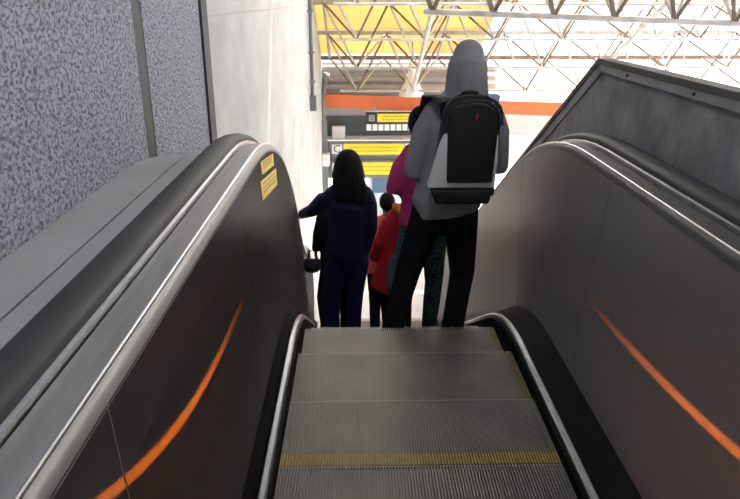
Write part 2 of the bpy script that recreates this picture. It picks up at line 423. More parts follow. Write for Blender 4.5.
# signs
def sign_rows(p, x0, x1, y, z0, z1, nrow, mt):
    bm = bmesh.new()
    for r in range(nrow):
        z = z0+(z1-z0)*(r+.5)/nrow; x = x0
        while x < x1-.02:
            wd = random.uniform(.02, .07); box(bm, x, min(x+wd, x1), y-.006, y, z-.018, z+.018); x += wd+.018
    return obj('lettering', bm, mt, p, smooth=False)
sg = thing('hanging_sign', 'dark hanging sign with yellow strip and a row of white number tiles', 'sign', (.6, 17.2, -1.25))
obj('board', B(-.03, 1.75, 17.2, 17.28, -1.70, -1.17), M['sign_d'], sg, smooth=False)
obj('yellow_strip', B(.27, 1.68, 17.185, 17.2, -1.43, -1.22), M['sign_y'], sg, smooth=False)
sign_rows(sg, .40, 1.6, 17.184, -1.40, -1.25, 2, M['sign_t'])
obj('icon_square', B(.05, .20, 17.185, 17.2, -1.41, -1.25), M['sign_n'], sg, smooth=False)
obj('icon_letter', text_mesh('C', .15, (.125, 17.18, -1.33)), M['sign_d'], sg, smooth=False)
for k in range(11):
    t = obj('number_tile', B(-.01+.155*k, .115+.155*k, 17.185, 17.2, -1.65, -1.49), M['sign_w'], sg, smooth=False)
for x in (.2, 1.5):
    obj('hanger', Tb([(x, 17.24, -1.17), (x, 17.24, -1.0)], [.015, .015], 6), M['steel'], sg)
for (z0, z1, lab) in ((-2.42, -2.03, 'long yellow sign with C square, directly beneath the white ledge'), (-2.97, -2.54, 'lower long yellow sign, its C square hidden by the head of the person in navy')):
    sy = thing('direction_sign', lab, 'sign', (0, 17.6, z0), 'yellow direction signs')
    obj('board', B(-1.0, 1.6, 17.62, 17.70, z0, z1), M['greypaint'], sy, smooth=False)
    obj('yellow_panel', B(-.62, 1.0, 17.60, 17.62, z0+.05, z1-.05), M['sign_y'], sy, smooth=False)
    obj('end_panel', B(1.02, 1.5, 17.60, 17.62, z0+.05, z1-.05), M['sign_w'], sy, smooth=False)
    sign_rows(sy, -.45, .85, 17.6, z0+.10, z1-.10, 2, M['sign_y'] if False else M['sign_t'])
    obj('icon_square', B(-.93, -.66, 17.60, 17.62, z0+.07, z1-.07), M['sign_w'], sy, smooth=False)
    obj('icon_letter', text_mesh('C', .30, (-.795, 17.59, (z0+z1)/2)), M['sign_d'], sy, smooth=False)
o = obj('white_ledge', B(-1.1, 1.9, 17.8, 18.28, -2.03, -1.99), M['white'], smooth=False); tag(o, 'thin white ledge running along below the dark green wall panel', 'ledge')
struct('wall_far', B(-1.1, 1.7, 17.72, 17.78, -3.05, -2.03), M['greypaint'])
o = obj('wall_box', B(-.93, -.58, 17.85, 18.0, -1.99, -1.66, bev=.02), M['white'], smooth=False)
tag(o, 'pale square box standing on the white ledge left of the hanging sign', 'box')
pc = thing('grey_post', 'grey post at the end of the pale concrete wall beside the yellow signs', 'post', (-1.13, 17.5, -5.4))
obj('shaft', B(-1.172, -1.04, 17.3, 17.5, -5.4, -1.45), M['greypaint'], pc, smooth=False)
obj('cap', B(-1.175, -1.02, 17.28, 17.52, -1.45, -1.40), M['greypaint'], pc, smooth=False)
o = obj('notice_box', B(-1.17, -.98, 17.0, 17.28, -2.55, -2.24, bev=.01), M['white'], smooth=False)
tag(o, 'small white box on the grey post left of the yellow signs', 'box')
kb = thing('kiosk_cabinet', 'pale blue-grey cabinet on the lower floor seen below the yellow signs', 'cabinet', (.6, 20, -5.4))
obj('body', B(.1, 1.5, 20, 21, -5.4, -3.2, bev=.03), M['kiosk'], kb, smooth=False)
obj('door', B(.2, 1.0, 19.97, 20, -5.2, -4.3), M['kiosk'], kb, smooth=False)
obj('window', B(.2, 1.0, 19.97, 20, -4.1, -3.5), M['teal'], kb, smooth=False)

# high-bay lamp, conduits
lp = thing('high_bay_lamp', 'pale bell-shaped high bay lamp hanging before the orange beam', 'lamp', (1.2, 17.4, -.5))
bm = bmesh.new(); prof = [(.07, -.14), (.10, -.20), (.12, -.34), (.16, -.45), (.24, -.62), (.27, -.74), (.25, -.74), (.22, -.62), (.13, -.45)]
rg = [[bm.verts.new((1.12+1.2*r*math.cos(a), 17.0+1.2*r*math.sin(a), z-.0)) for a in [2*PI*k/20 for k in range(20)]] for r, z in prof]
for a, b in zip(rg, rg[1:]):
    for k in range(20): bm.faces.new((a[k], a[(k+1) % 20], b[(k+1) % 20], b[k]))
bm.faces.new(rg[0]); bm.faces.new(rg[-1][::-1])
obj('reflector', bm, M['lamp_al'], lp)
obj('ballast', Tb([(1.12, 17.0, -.16), (1.12, 17.0, .02)], [.10, .09], 12), M['lamp_al'], lp)
obj('rod', Tb([(1.12, 17.0, 0), (1.12, 17.0, .55)], [.02, .02], 6), M['steel'], lp)
cd = thing('conduit', 'dark vertical conduit with clamps near the end of the pale concrete wall', 'pipe', (-1.13, 15.2, -.2))
obj('tube', Tb([(-1.125, 13.4, 1.75), (-1.125, 13.4, -.28)], [.035, .035], 10), M['pipe_dark'], cd)
obj('end_box', B(-1.178, -1.05, 13.32, 13.48, -.55, -.25, bev=.01), M['pipe_dark'], cd, smooth=False)
for z in (1.3, .55, .0): obj('clamp', B(-1.178, -1.06, 13.32, 13.48, z, z+.03), M['greypaint'], cd, smooth=False)
o = obj('curved_pipe', Tb([(-1.1, 18.0, -.30), (-1.0, 17.9, -.32), (-1.09, 17.2, -.55), (-1.10, 17.0, -.9), (-1.10, 17.0, -1.3)], [.05]*5, 10), M['greypaint'])
tag(o, 'grey pipe curving from the ducts down the end of the concrete wall', 'pipe')

# ================================================================== ESCALATOR
es = thing('escalator', 'narrow descending escalator with ribbed steps, dark brushed steel sides and black handrails', 'escalator', (0, 0, 0))
WX0, WX1 = -.515, .470
def make_step(kind):
    y0, y1 = 0.0, .400; bm = bmesh.new()
    pitch = .0105; n = int((WX1-WX0)/pitch); x = WX0; cols = []
    for k in range(n):
        cols += [(x, 0), (x+.0052, 0), (x+.0060, 1), (x+pitch-.0008, 1)]; x += pitch
    cols.append((WX1, 0))
    st = [(y0, -.012, 0, 1), (y0+.001, 0, 0, 1), (y1-.006, 0, 0, 1), (y1-.001, -.004, .7, .7), (y1, -.012, 1, 0), (y1-.02, -.24, 1, 0)]
    rg = []
    for (y, z, ny, nz) in st:
        rg.append([bm.verts.new((cx, y-ny*g*.009, z-nz*g*.009)) for cx, g in cols])
    for a, b in zip(rg, rg[1:]):
        for q in range(len(cols)-1): bm.faces.new((a[q], a[q+1], b[q+1], b[q]))
    # closed underside
    lo = [bm.verts.new((WX0, y1-.02, -.26)), bm.verts.new((WX1, y1-.02, -.26)), bm.verts.new((WX1, y0, -.05)), bm.verts.new((WX0, y0, -.05))]
    bm.faces.new(lo)
    return bm
def nosing_bm():
    bm = bmesh.new(); x = WX0
    while x < WX1-.004: box(bm, x, x+.0052, .393, .4004, -.006, .0006); x += .0105
    return bm
def drop(y):
    t = [(2.33, 0), (2.72, .010), (3.12, .094), (3.53, .30), (3.93, .53), (4.33, .76), (4.73, .99), (5.13, 1.22), (5.54, 1.45), (5.94, 1.66), (6.34, 1.80), (6.75, 1.85)]
    for a, b in zip(t, t[1:]):
        if y <= a[0]: return a[1]
        if y < b[0]: return a[1]+(b[1]-a[1])*(y-a[0])/(b[0]-a[0])
    return t[-1][1]
step_me = None; sy = -.125; kk = 0
while sy < 6.7:
    z = -drop(sy+.402)
    bmx = make_step(0) if step_me is None else None
    if step_me is None:
        s0 = obj('step', bmx, M['tread'], es, smooth=False); step_me = s0.data
    else:
        s0 = bpy.data.objects.new('step', step_me); C.objects.link(s0); s0.parent = es
    s0.location = (0, sy, z)
    def strip(name, xa, xb, ya, yb):
        bm = bmesh.new(); x = WX0; 
        while x < WX1-.004:
            if x >= xa-1e-6 and x+.0052 <= xb+1e-6: box(bm, x-.0002, x+.0054, ya, yb, -.003, .0008)
            x += .0105
        q = obj(name, bm, M['yellow_paint' if ya < .01 else 'yellow_faded'], None, smooth=False); q.parent = s0; q['label'] = 'worn yellow painted band'
    if sy < .3:
        pass
    nz = obj('nosing', nosing_bm(), M['nosing'], None, smooth=False) if kk == 0 else bpy.data.objects.new('nosing', nz.data)
    if kk > 0: C.objects.link(nz)
    nz.parent = s0
    if abs(sy-1.9) < .1: strip('edge_stripe', WX0, WX1, .004, .062)
    if 2.2 < sy < 2.9: strip('side_stripe', WX1-.034, WX1, .02, .385)
    kk += 1; sy += .405
for (s, xt, xb, xp) in ((-1, -.520, -.595, -.645), (1, .475, .62, .68)):
    q = s*.006
    # black skirt, chrome rail, black inner decking
    obj('skirt_panel', sweep([(xt, -.30), (xt, .035), (xt+s*.012, .035), (xt+s*.012, -.30)]), M['black'], es)
    cw = .028
    obj('skirt_rail', sweep([(xt+s*.010, .034), (xt+s*.010, .056), (xt+s*.016, .062), (xt+s*(.010+cw-.006), .062), (xt+s*(.010+cw), .056), (xt+s*(.010+cw), .034)]), M['chrome'], es)
    obj('inner_deck', sweep([(xt+s*(.012+cw), .02), (xt+s*(.012+cw), .040), (xb, .10), (xb+s*.01, .10), (xb+s*.01, .02)]), M['black'], es)
    # dark side sheets, jointed
    joints = [-.31, .93, 2.17, 3.41, 4.6, 5.8] if s < 0 else [-.14, 1.09, 2.32, 3.22, 4.4, 5.6]
    def hx(h): return xb+(xp-xb)*(h-.10)/.82
    edges = [-9]+joints+[99]
    for a, b in zip(edges, edges[1:]):
        # a panel is cut square across the line at each joint
        sub = [p for p in LINE if a+.002 < p[0] < b-.002]
        def at_y(yy):
            for p, r in zip(LINE, LINE[1:]):
                if p[0] <= yy <= r[0]:
                    f = (yy-p[0])/(r[0]-p[0]); return tuple(p[i]+(r[i]-p[i])*f for i in range(4))
        if a > -5: sub = [at_y(a+.003)]+sub
        if b < 50: sub = sub+[at_y(b-.003)]
        sec = [(hx(h), h) for h in (.09, .3, .5, .7, .90)]
        sec = sec+[(x+s*.012, h) for x, h in sec[::-1]]
        bm = sweep(sec, sub)
        if b > 50:   # rounded end of the balustrade
            yE = Y_END; hc = .53; rr = .37; front = []; back = []
            for k in range(17):
                t = PI/2-PI*k/16; h = hc+rr*math.sin(t); y = yE+rr*math.cos(t)
                front.append(bm.verts.new((hx(h), y, ZL+h))); back.append(bm.verts.new((hx(h)+s*.012, y, ZL+h)))
            bm.faces.new(front); bm.faces.new(back[::-1])
            for k in range(17): bm.faces.new((front[k], front[(k+1) % 17], back[(k+1) % 17], back[k]))
            box(bm, min(xb, xb+s*.02), max(xb, xb+s*.02), yE, yE+.05, ZL-.02, ZL+.2)
        obj('side_panel', bm, M['panel' if s < 0 else 'panel_lit'], es)
    # seam backing
    for jy in joints:
        f = [(p, r) for p, r in zip(LINE, LINE[1:]) if p[0] <= jy <= r[0]][0]; p, r = f; tt = (jy-p[0])/(r[0]-p[0])
        p0 = tuple(p[i]+(r[i]-p[i])*tt for i in range(4))
        l2 = [(p0[0]-.006*p0[3], p0[1]+.006*p0[2], p0[2], p0[3]), (p0[0]+.006*p0[3], p0[1]-.006*p0[2], p0[2], p0[3])]
        obj('panel_seam', sweep([(hx(.1)+s*.001, .1), (hx(.9)+s*.001, .9), (hx(.9)+s*.016, .9), (hx(.1)+s*.016, .1)], l2), M['chrome'] if s < 0 else M['seam'], es)
    # frames for the rounded newel end, used by deck, guide and handrail
    hc = .53
    def arc(to=PI*1.25, n=18):
        o_ = []
        for k in range(1, n+1):
            t = to*k/n
            # frame chosen so that off(p,h) runs around the centre (Y_END, ZL+hc)
            o_.append((Y_END+math.sin(t)*(-hc)*1.0, ZL+hc-math.cos(t)*hc, math.sin(t), math.cos(t)))
        return o_
    A = arc()
    deck_sec = [(xp-s*.002, .895), (xp+s*.004, .918), (xp+s*.012, .928), (xp+s*.020, .930), (xp+s*.090, .930), (xp+s*.090, .905), (xp+s*.02, .895)]
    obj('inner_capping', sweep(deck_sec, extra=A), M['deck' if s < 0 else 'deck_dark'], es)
    obj('capping_bead', sweep([(xp+s*.014, .926), (xp+s*.015, .934), (xp+s*.018, .936), (xp+s*.021, .934), (xp+s*.022, .926)], extra=A), M['chrome'], es)
    obj('guide_gap', sweep([(xp+s*.086, .90), (xp+s*.086, .927), (xp+s*.220, .927), (xp+s*.220, .90)], extra=A), M['black'], es)
    obj('handrail_guide', sweep([(xp+s*.094, .925), (xp+s*.094, .944), (xp+s*.106, .947), (xp+s*.110, .925)], extra=A), M['chrome'], es)
    hc_ = .150; pr = []
    for k in range(13):
        a = PI*(1-k/12)*1.0; pr.append((xp+s*(hc_-.047*math.cos(PI-a) if False else hc_+.046*math.cos(a)*1.0), .948+.030*math.sin(a)**.6))
    pr = [(xp+s*(hc_-.036), .932)] + [(xp+s*(hc_+.047*math.cos(PI-PI*k/12)), .946+.032*math.sin(PI*k/12)**.6) for k in range(13)] + [(xp+s*(hc_+.036), .932)]
    obj('handrail', sweep(pr, extra=A), M['rubber'], es)
    # outer cladding beside the rail
    if s < 0:
        obj('outer_cladding', sweep([(xp-.205, .80), (xp-.205, .905), (xp-.34, .885), (xp-.34, .80)]), M['ledge'], es)
        obj('outer_cladding', sweep([(xp-.345, .80), (xp-.345, .887), (-1.178, .872), (-1.178, .80)]), M['ledge'], es)
        obj('cladding_seam', sweep([(xp-.33, .80), (xp-.33, .880), (xp-.36, .878), (xp-.36, .80)]), M['seam'], es)
    else:
        obj('outer_cladding', sweep([(xp+.205, .80), (xp+.205, .90), (PX0-.013, .895), (PX0-.013, .80)]), M['ledge'], es)
    # skirt lamp
    ly = .95 if s < 0 else 1.15
    obj('skirt_lamp', Tb([(xt+s*.004, ly, .018), (xt-s*.003, ly, .018)], [.014, .012], 12), M['lens_orange'], es)
    ld = bpy.data.lights.new('skirt_light', 'SPOT'); ld.spot_size = math.radians(118); ld.spot_blend = .7; ld.energy = 7.0; ld.color = (1, .21, .008); ld.shadow_soft_size = .022
    lo = bpy.data.objects.new('skirt_light', ld); C.objects.link(lo); lo.location = (xt-s*.012, ly, .040); lo.parent = es; lo.rotation_euler = Vector((s, .30 if s > 0 else .12, -.1)).to_track_quat('Z', 'Y').to_euler()
# the left side opens out a little towards the foot
for o in es.children:
    if o.type == 'MESH' and o.name.split('.')[0] not in ('step', 'skirt_lamp'):
        for v in o.data.vertices:
            if v.co.x < -.4 and v.co.y > 3.6:
                f = min(1, (v.co.y-3.6)/3.0); v.co.x = max(v.co.x - .13*f*f*(3-2*f), min(v.co.x, -1.178))
# stickers on the left panel just before the bend
def on_left(y, h, d=.003):
    x = -.595-.05*(h-.10)/.82 + d
    for p, r in zip(LINE, LINE[1:]):
        if p[0] <= y <= r[0]:
            f = (y-p[0])/(r[0]-p[0]); q = [p[i]+(r[i]-p[i])*f for i in range(4)]; yy, zz = off(q, h); return (x, yy, zz)
def patch(y0, y1, h0, h1, d):
    bm = bmesh.new(); v = [bm.verts.new(on_left(*q, dd)) for dd in (d, d-.0015) for q in ((y0, h0), (y1, h0), (y1, h1), (y0, h1))]
    bm.faces.new(v[:4]); bm.faces.new(v[4:][::-1])
    for k in range(4): bm.faces.new((v[k], v[(k+1) % 4], v[4+(k+1) % 4], v[4+k]))
    return bm
for (y0, y1, h0, h1, lab) in ((2.66, 2.98, .735, .815, 'yellow warning sticker low on the left steel side before the bend'), (2.70, 2.94, .83, .885, 'small yellow warning sticker just above the larger one on the left side')):
    st = thing('warning_sticker', lab, 'sticker', on_left((y0+y1)/2, (h0+h1)/2), 'yellow stickers on the left side')
    obj('label_sheet', patch(y0, y1, h0, h1, .003), M['sticker_y'], st, smooth=False)
    for k in range(3):
        hh = h0+(h1-h0)*(.25+.22*k); obj('text_line', patch(y0+.03, y1-.04, hh, hh+.007, .005), M['sticker_k'], st, smooth=False)
struct('floor', B(-1.18, PX0, 6.70, 6.95, -2.05, -1.852), M['floor'])

# ceiling tube above the escalator head
ct = thing('ceiling_tube_light', 'cool white tube light under the ceiling above the escalator head', 'lamp', (-.4, .4, 4.5))
obj('housing', B(-.47, -.33, -.3, 1.1, 4.52, 4.6), M['white'], ct, smooth=False)
obj('tube', Tb([(-.4, -.25, 4.49), (-.4, 1.05, 4.49)], [.018, .018], 8), M['tube'], ct)
ad = bpy.data.lights.new('tube_light', 'AREA'); ad.shape = 'RECTANGLE'; ad.size = .1; ad.size_y = 1.3; ad.energy = 60; ad.color = (.82, .88, 1)
ao = bpy.data.objects.new('tube_light', ad); C.objects.link(ao); ao.location = (-.4, .4, 4.46); ao.parent = None; ao.location = (-.4, .4, 4.46)

# ================================================================== PEOPLE
V = Vector
def hand(bm, wr, d, lat, curl=.5, side=1, sc=1.0):
    """wr wrist, d direction of fingers, lat across the palm towards the thumb side"""
    d = V(d).normalized(); lat = V(lat); lat = (lat-d*lat.dot(d)).normalized(); n = d.cross(lat)*side
    wr = V(wr); kn = wr+d*.085*sc
    tube(bm, [wr-d*.02, wr+d*.02*sc, wr+d*.06*sc, kn], [(.026*sc, .020*sc), (.034*sc, .017*sc), (.040*sc, .016*sc), (.038*sc, .012*sc)], 12, lat=lat)
    for k, (o_, L) in enumerate(((.029, .070), (.010, .080), (-.010, .074), (-.028, .058))):
        p = kn+lat*o_*sc-d*.012; dd = d.copy(); pts = [p]; 
        for sgm in (.45, .32, .23):
            p = p+dd*L*sgm*sc; pts.append(p)
            dd = (dd+n*curl*.75).normalized()
        tube(bm, pts, [.0098*sc, .0092*sc, .0085*sc, .0072*sc], 8)
    p = wr+d*.025*sc+lat*.026*sc; dd = (d*.7+lat*.7).normalized(); pts = [p]
    for sgm in (.035, .028, .022):
        p = p+dd*sgm*sc; pts.append(p); dd = (dd+n*curl*.4+d*.25).normalized()
    tube(bm, pts, [.013*sc, .011*sc, .010*sc, .008*sc], 8)
def head(bm, c, s=1.0, face=V((0, 1, 0))):
    """skull, jaw, nose, ears; looks along +y"""
    c = V(c)
    ell(bm, c+V((0, -.006, .015))*s, (.074*s, .094*s, .098*s)); ell(bm, c+V((0, .028, -.045))*s, (.056*s, .060*s, .070*s))
    tube(bm, [c+V((0, .088, .02))*s, c+V((0, .104, -.012))*s, c+V((0, .110, -.03))*s], [.008*s, .011*s, .014*s], 8)
    tube(bm, [c+V((-.022, .084, -.062))*s, c+V((0, .092, -.062))*s, c+V((.022, .084, -.062))*s], [.007*s, .009*s, .007*s], 8)
    for q in (-1, 1):
        ell(bm, c+V((q*.077, -.004, -.012))*s, (.009*s, .018*s, .030*s), 12)
def build_body(root, J, s=1.0, vox=.010, skin='skin', hands=True, face=True, fat=1.0):
    bm = bmesh.new(); head(bm, J['head'], s)
    n = V(J['neck']); ch = V(J['chest']); wa = V(J['waist']); pe = V(J['pelvis'])
    tube(bm, [V(J['head'])+V((0, -.01, -.03)), n, n-V((0, 0, .05))], [.050*s, .048*s, .06*s])
    tube(bm, [pe-V((0, 0, .05)), pe, wa, ch, n-V((0, 0, .06))], [(.12*s, .09*s), (.145*s*fat, .10*s), (.115*s*fat, .085*s), (.145*s*fat, .10*s), (.07*s, .06*s)])
    for q in 'LR':
        sh, el, wr = V(J['sh'+q]), V(J['el'+q]), V(J['wr'+q])
        tube(bm, [ch+(sh-ch)*.4+V((0, 0, .03)), sh+V((-.02 if sh.x > ch.x else .02, 0, -.01)), sh.lerp(el, .5), el, el.lerp(wr, .35), wr], [.05*s, .045*s, .040*s, .034*s, .035*s, .024*s])
        if hands and 'hd'+q in J:
            hand(bm, wr, V(J['hd'+q]), V(J['hl'+q]), J.get('hc'+q, .4), J.get('hs'+q, 1), s)
        hp, kn, an = V(J['hp'+q]), V(J['kn'+q]), V(J['an'+q])
        tube(bm, [hp+V((0, 0, .04)), hp, hp.lerp(kn, .5), kn, kn.lerp(an, .3), an, an-V((0, 0, .03))], [.07*s, .078*s, .064*s, .050*s, .050*s, .034*s, .034*s])
        tube(bm, [an-V((0, .03, .045)), an+V((0, .08, -.055)), an+V((0, .15, -.06))], [(.032*s, .025*s), (.038*s, .022*s), (.036*s, .016*s)], lat=(1, 0, 0))
    b = obj('body', remesh(bm, vox, 1), M[skin], root)
    if face:
        for q in (-1, 1):
            e = obj('eye', ell(bmesh.new(), V(J['head'])+V((q*.030, .080, .008))*s, (.012*s, .010*s, .007*s), 10), M['eye'], root)
    return b
def shirt(root, J, s=1.0, name='jacket', m='hoodie', hem=None, r=1.0, vox=.012, sleeve=1.0, hood=None, cuff=True, top_w=1.0, flare=1.0):
    n = V(J['neck']); ch = V(J['chest']); wa = V(J['waist']); pe = V(J['pelvis']); bm = bmesh.new()
    hemp = V(hem) if hem is not None else pe-V((0, 0, .06))
    tube(bm, [hemp, pe, wa, ch, n-V((0, 0, .045)), n-V((0, 0, .01))],
         [(.170*s*r*flare, .125*s*r), (.168*s*r*flare, .128*s*r), (.148*s*r, .115*s*r), (.168*s*r*top_w, .128*s*r), (.10*s*r, .08*s*r), (.066*s*r, .062*s)], 24, cap=False)
    for q in 'LR':
        sh, el, wr = V(J['sh'+q]), V(J['el'+q]), V(J['wr'+q]); w2 = el.lerp(wr, .93*sleeve)
        sx = 1 if sh.x > ch.x else -1
        tube(bm, [n+V((sx*.035, 0, -.035)), n.lerp(sh, .55)+V((0, 0, .0)), sh+V((-sx*.028, 0, .005)), sh+V((-sx*.004, 0, -.035))], [.050*s*r, .058*s*r, .060*s*r, .060*s*r], 16)
        tube(bm, [sh+V((-sx*.012, 0, -.03)), sh.lerp(el, .35), sh.lerp(el, .7), el, el.lerp(wr, .4), w2], [.064*s*r, .064*s*r, .058*s*r, .054*s*r, .048*s*r, .040*s*r])
    if hood: hood(bm)
    return obj(name, remesh(bm, vox, 3), M[m], root)
def trousers(root, J, s=1.0, name='trousers', m='black_cloth', r=1.0, vox=.012, seat=1.0, an_r=.055):
    bm = bmesh.new(); pe = V(J['pelvis'])
    tube(bm, [pe+V((0, 0, .12)), pe+V((0, 0, .02)), pe-V((0, 0, .08))], [(.145*s*seat, .11*s), (.165*s*seat, .125*s), (.160*s*seat, .115*s)], 20)
    for q in 'LR':
        hp, kn, an = V(J['hp'+q]), V(J['kn'+q]), V(J['an'+q])
        tube(bm, [hp+V((0, 0, .04)), hp-V((0, 0, .02)), hp.lerp(kn, .5), kn, kn.lerp(an, .4), an-V((0, 0, .03))], [.09*s*r, .095*s*r, .082*s*r, .068*s*r, .064*s*r, an_r*s*r])
    return obj(name, remesh(bm, vox, 3), M[m], root)
def shoes(root, J, s=1.0, m='shoe'):
    for q in 'LR':
        an = V(J['an'+q]); z = J['ground']
        bm = bmesh.new()
        tube(bm, [V((an.x, an.y-.045, z+.045)), V((an.x, an.y+.06, z+.042)), V((an.x, an.y+.17, z+.032))], [(.040*s, .043*s), (.048*s, .040*s), (.040*s, .030*s)], 14, lat=(1, 0, 0))
        tube(bm, [V((an.x, an.y-.02, z+.05)), V((an.x, an.y-.015, z+.10))], [(.040*s, .048*s), (.040*s, .046*s)], 12, lat=(1, 0, 0))
        box(bm, an.x-.044*s, an.x+.044*s, an.y-.085*s, an.y+.195*s, z+.001, z+.02, bev=.006)
        obj('shoe', remesh(bm, .009, 2), M[m], root)

# ---- 1. man in the grey hoodie (head turned away, hood up)
g = -.30
J = dict(head=(.305, 3.38, 1.185), neck=(.31, 3.36, 1.075), chest=(.30, 3.36, .90), waist=(.26, 3.35, .70), pelvis=(.225, 3.35, .53),
         shL=(.135, 3.36, .985), elL=(.055, 3.34, .695), wrL=(.085, 3.56, .66), shR=(.455, 3.36, .975), elR=(.482, 3.34, .72), wrR=(.45, 3.56, .72),
         hdL=(.2, .8, .3), hlL=(0, -.3, 1), hdR=(-.2, .8, .3), hlR=(0, -.3, 1), hcL=.7, hcR=.7, hsR=-1,
         hpL=(.135, 3.35, .46), knL=(.035, 3.37, .12), anL=(-.055, 3.33, -.215), hpR=(.305, 3.35, .46), knR=(.338, 3.40, .10), anR=(.29, 3.36, -.215), ground=g)
man = thing('person', 'person with a raised grey hood and black trousers wearing the backpack', 'person', (.15, 3.35, g))
build_body(man, J, .98)
def man_hood(bm):
    c = V(J['head'])
    tube(bm, [c+V((.005, -.01, -.17)), c+V((0, -.02, -.10)), c+V((0, -.018, -.02)), c+V((.003, -.01, .04)), c+V((.006, 0, .075))],
         [(.145, .105), (.108, .118), (.102, .124), (.096, .115), (.078, .090)], 24, lat=(1, 0, 0))
    for q in (-1, 1): tube(bm, [c+V((q*.07, .0, -.15)), c+V((q*.15, 0, -.19))], [.05, .045])
hd = shirt(man, J, 1.0, 'hooded_sweatshirt', 'hoodie', hem=(.235, 3.35, .47), r=1.10, hood=man_hood, top_w=1.06, flare=.98)
trousers(man, J, 1.0, m='black_cloth', r=1.02, an_r=.062, seat=.98)
shoes(man, J, 1.0)

# backpack, carried on the man's back
bp = thing('backpack', 'black backpack with light grey side panels worn by the person in the grey hoodie', 'backpack', (.28, 3.12, .60))
def outline(pts, y0, y1, bev=.02, dome=.0):
    bm = bmesh.new(); prism(bm, pts, 'y', y0, y1)
    bmesh.ops.recalc_face_normals(bm, faces=bm.faces[:])
    bmesh.ops.bevel(bm, geom=bm.edges[:], offset=bev, segments=3, affect='EDGES', profile=.6, clamp_overlap=True)
    return bm
def arch(xl0, xr0, z0, xl1, xr1, z1, rt, n=10):
    """outline: bottom edge at z0, arched top reaching z1"""
    p = [(xl0, z0), (xr0, z0)]
    cx = (xl1+xr1)/2; hw = (xr1-xl1)/2
    for k in range(n+1):
        a = PI*k/n; p.append((cx+hw*math.copysign(abs(math.cos(a))**.75, math.cos(a)), z1-rt+rt*math.sin(a)**.8))
    return p
obj('main_compartment', outline(arch(.125, .425, .62, .165, .435, 1.10, .14), 3.10, 3.235, .03), M['mesh_nylon'], bp)
obj('side_panel', outline([(.095, .672), (.415, .672), (.425, .80), (.42, .93), (.17, .93), (.145, .86)], 3.065, 3.13, .012), M['grey_nylon'], bp)
obj('front_panel', outline(arch(.185, .398, .705, .180, .412, 1.075, .10), 3.040, 3.12, .012), M['black_nylon'], bp)
obj('base', outline([(.135, .595), (.392, .595), (.408, .668), (.11, .668)], 3.055, 3.20, .014), M['black_nylon'], bp)
zp = [(x, 3.045, z) for x, z in arch(.185, .41, .715, .172, .420, 1.088, .11)[2:]]
zip_ = obj('zip_piping', Tb(zp, [.006]*len(zp), 8), M['mesh_nylon'], bp)
zp = [(x, 3.085, z) for x, z in arch(.185, .41, .75, .160, .436, 1.105, .13)[2:]]
obj('zip_piping', Tb(zp, [.007]*len(zp), 8), M['mesh_nylon'], bp)
obj('grab_handle', Tb([(.25, 3.16, 1.09), (.258, 3.15, 1.108), (.29, 3.145, 1.115), (.322, 3.15, 1.108), (.33, 3.16, 1.09)], [.010]*5, 8), M['black_nylon'], bp)
obj('logo_tag', B(.305, .312, 3.034, 3.04, 1.005, 1.03), M['red'], bp, smooth=False)
for x, xs_, nmm, mt in ((.20, -.10, 'L', 'black_nylon'), (.40, .05, 'R', 'blue_nylon')):
    sx = x+xs_*.5
    obj('shoulder_strap', Tb([(x, 3.215, .98), (x+xs_*.1, 3.215, 1.06), (sx-.0, 3.28, 1.075), (sx+xs_*.3, 3.37, 1.068), (sx+xs_*.3, 3.50, .98), (sx+xs_*.2, 3.52, .85)],
                             [(.036, .010)]*6, 10, lat=(1, 0, 0)), M[mt], bp)
for x0_, x1_ in ((.41, .44),):
    obj('strap_webbing', Tb([(x0_, 3.12, .67), ((x0_+x1_)/2, 3.17, .74), (x1_, 3.25, .80)], [(.010, .004)]*3, 8), M['black_nylon'], bp)

# ---- 2. woman in navy at the left, hand on the handrail
g = -1.22
J = dict(head=(-.31, 5.0, .325), neck=(-.30, 4.99, .20), chest=(-.31, 4.98, .01), waist=(-.32, 4.98, -.19), pelvis=(-.33, 4.98, -.36),
         shL=(-.47, 4.99, .095), elL=(-.60, 5.10, -.06), wrL=(-.71, 5.36, -.175), shR=(-.155, 4.99, .105), elR=(-.135, 4.96, -.16), wrR=(-.185, 4.98, -.385),
         hdL=(-.2, .8, -.4), hlL=(1, .1, 0), hcL=.5, hsL=1, hdR=(-.15, .1, -.95), hlR=(0, 1, 0), hcR=.35, hsR=1,
         hpL=(-.415, 4.98, -.42), knL=(-.455, 5.02, -.80), anL=(-.465, 4.96, -1.13), hpR=(-.245, 4.98, -.42), knR=(-.27, 5.03, -.80), anR=(-.29, 4.97, -1.13), ground=g)
wo = thing('person', 'person with long black hair in navy jacket, hand on the left handrail', 'person', (-.34, 4.98, g))
build_body(wo, J, .95)
shirt(wo, J, .95, 'jacket', 'navy', hem=(-.33, 4.98, -.43), r=1.05)
trousers(wo, J, .95, m='jean', r=1.08, an_r=.066)
shoes(wo, J, .95)
bm = bmesh.new(); c = V(J['head'])
ell(bm, c+V((0, -.012, .022)), (.100, .112, .110)); tube(bm, [c+V((0, -.03, .02)), c+V((.0, -.05, -.10)), c+V((.02, -.085, -.20)), c+V((.07, -.09, -.29))], [(.106, .088), (.126, .08), (.138, .055), (.085, .03)], 20, lat=(1, 0, 0))
for q in (-1, 1): tube(bm, [c+V((q*.075, 0, .03)), c+V((q*.098, .01, -.08)), c+V((q*.10+.01, -.01, -.17))], [(.03, .05), (.032, .055), (.02, .04)], 12)
tube(bm, [c+V((.09, -.03, -.12)), c+V((.125, -.05, -.24)), c+V((.155, -.05, -.31))], [.035, .028, .012], 10)
obj('hair', remesh(bm, .010, 2), M['hair'], wo)

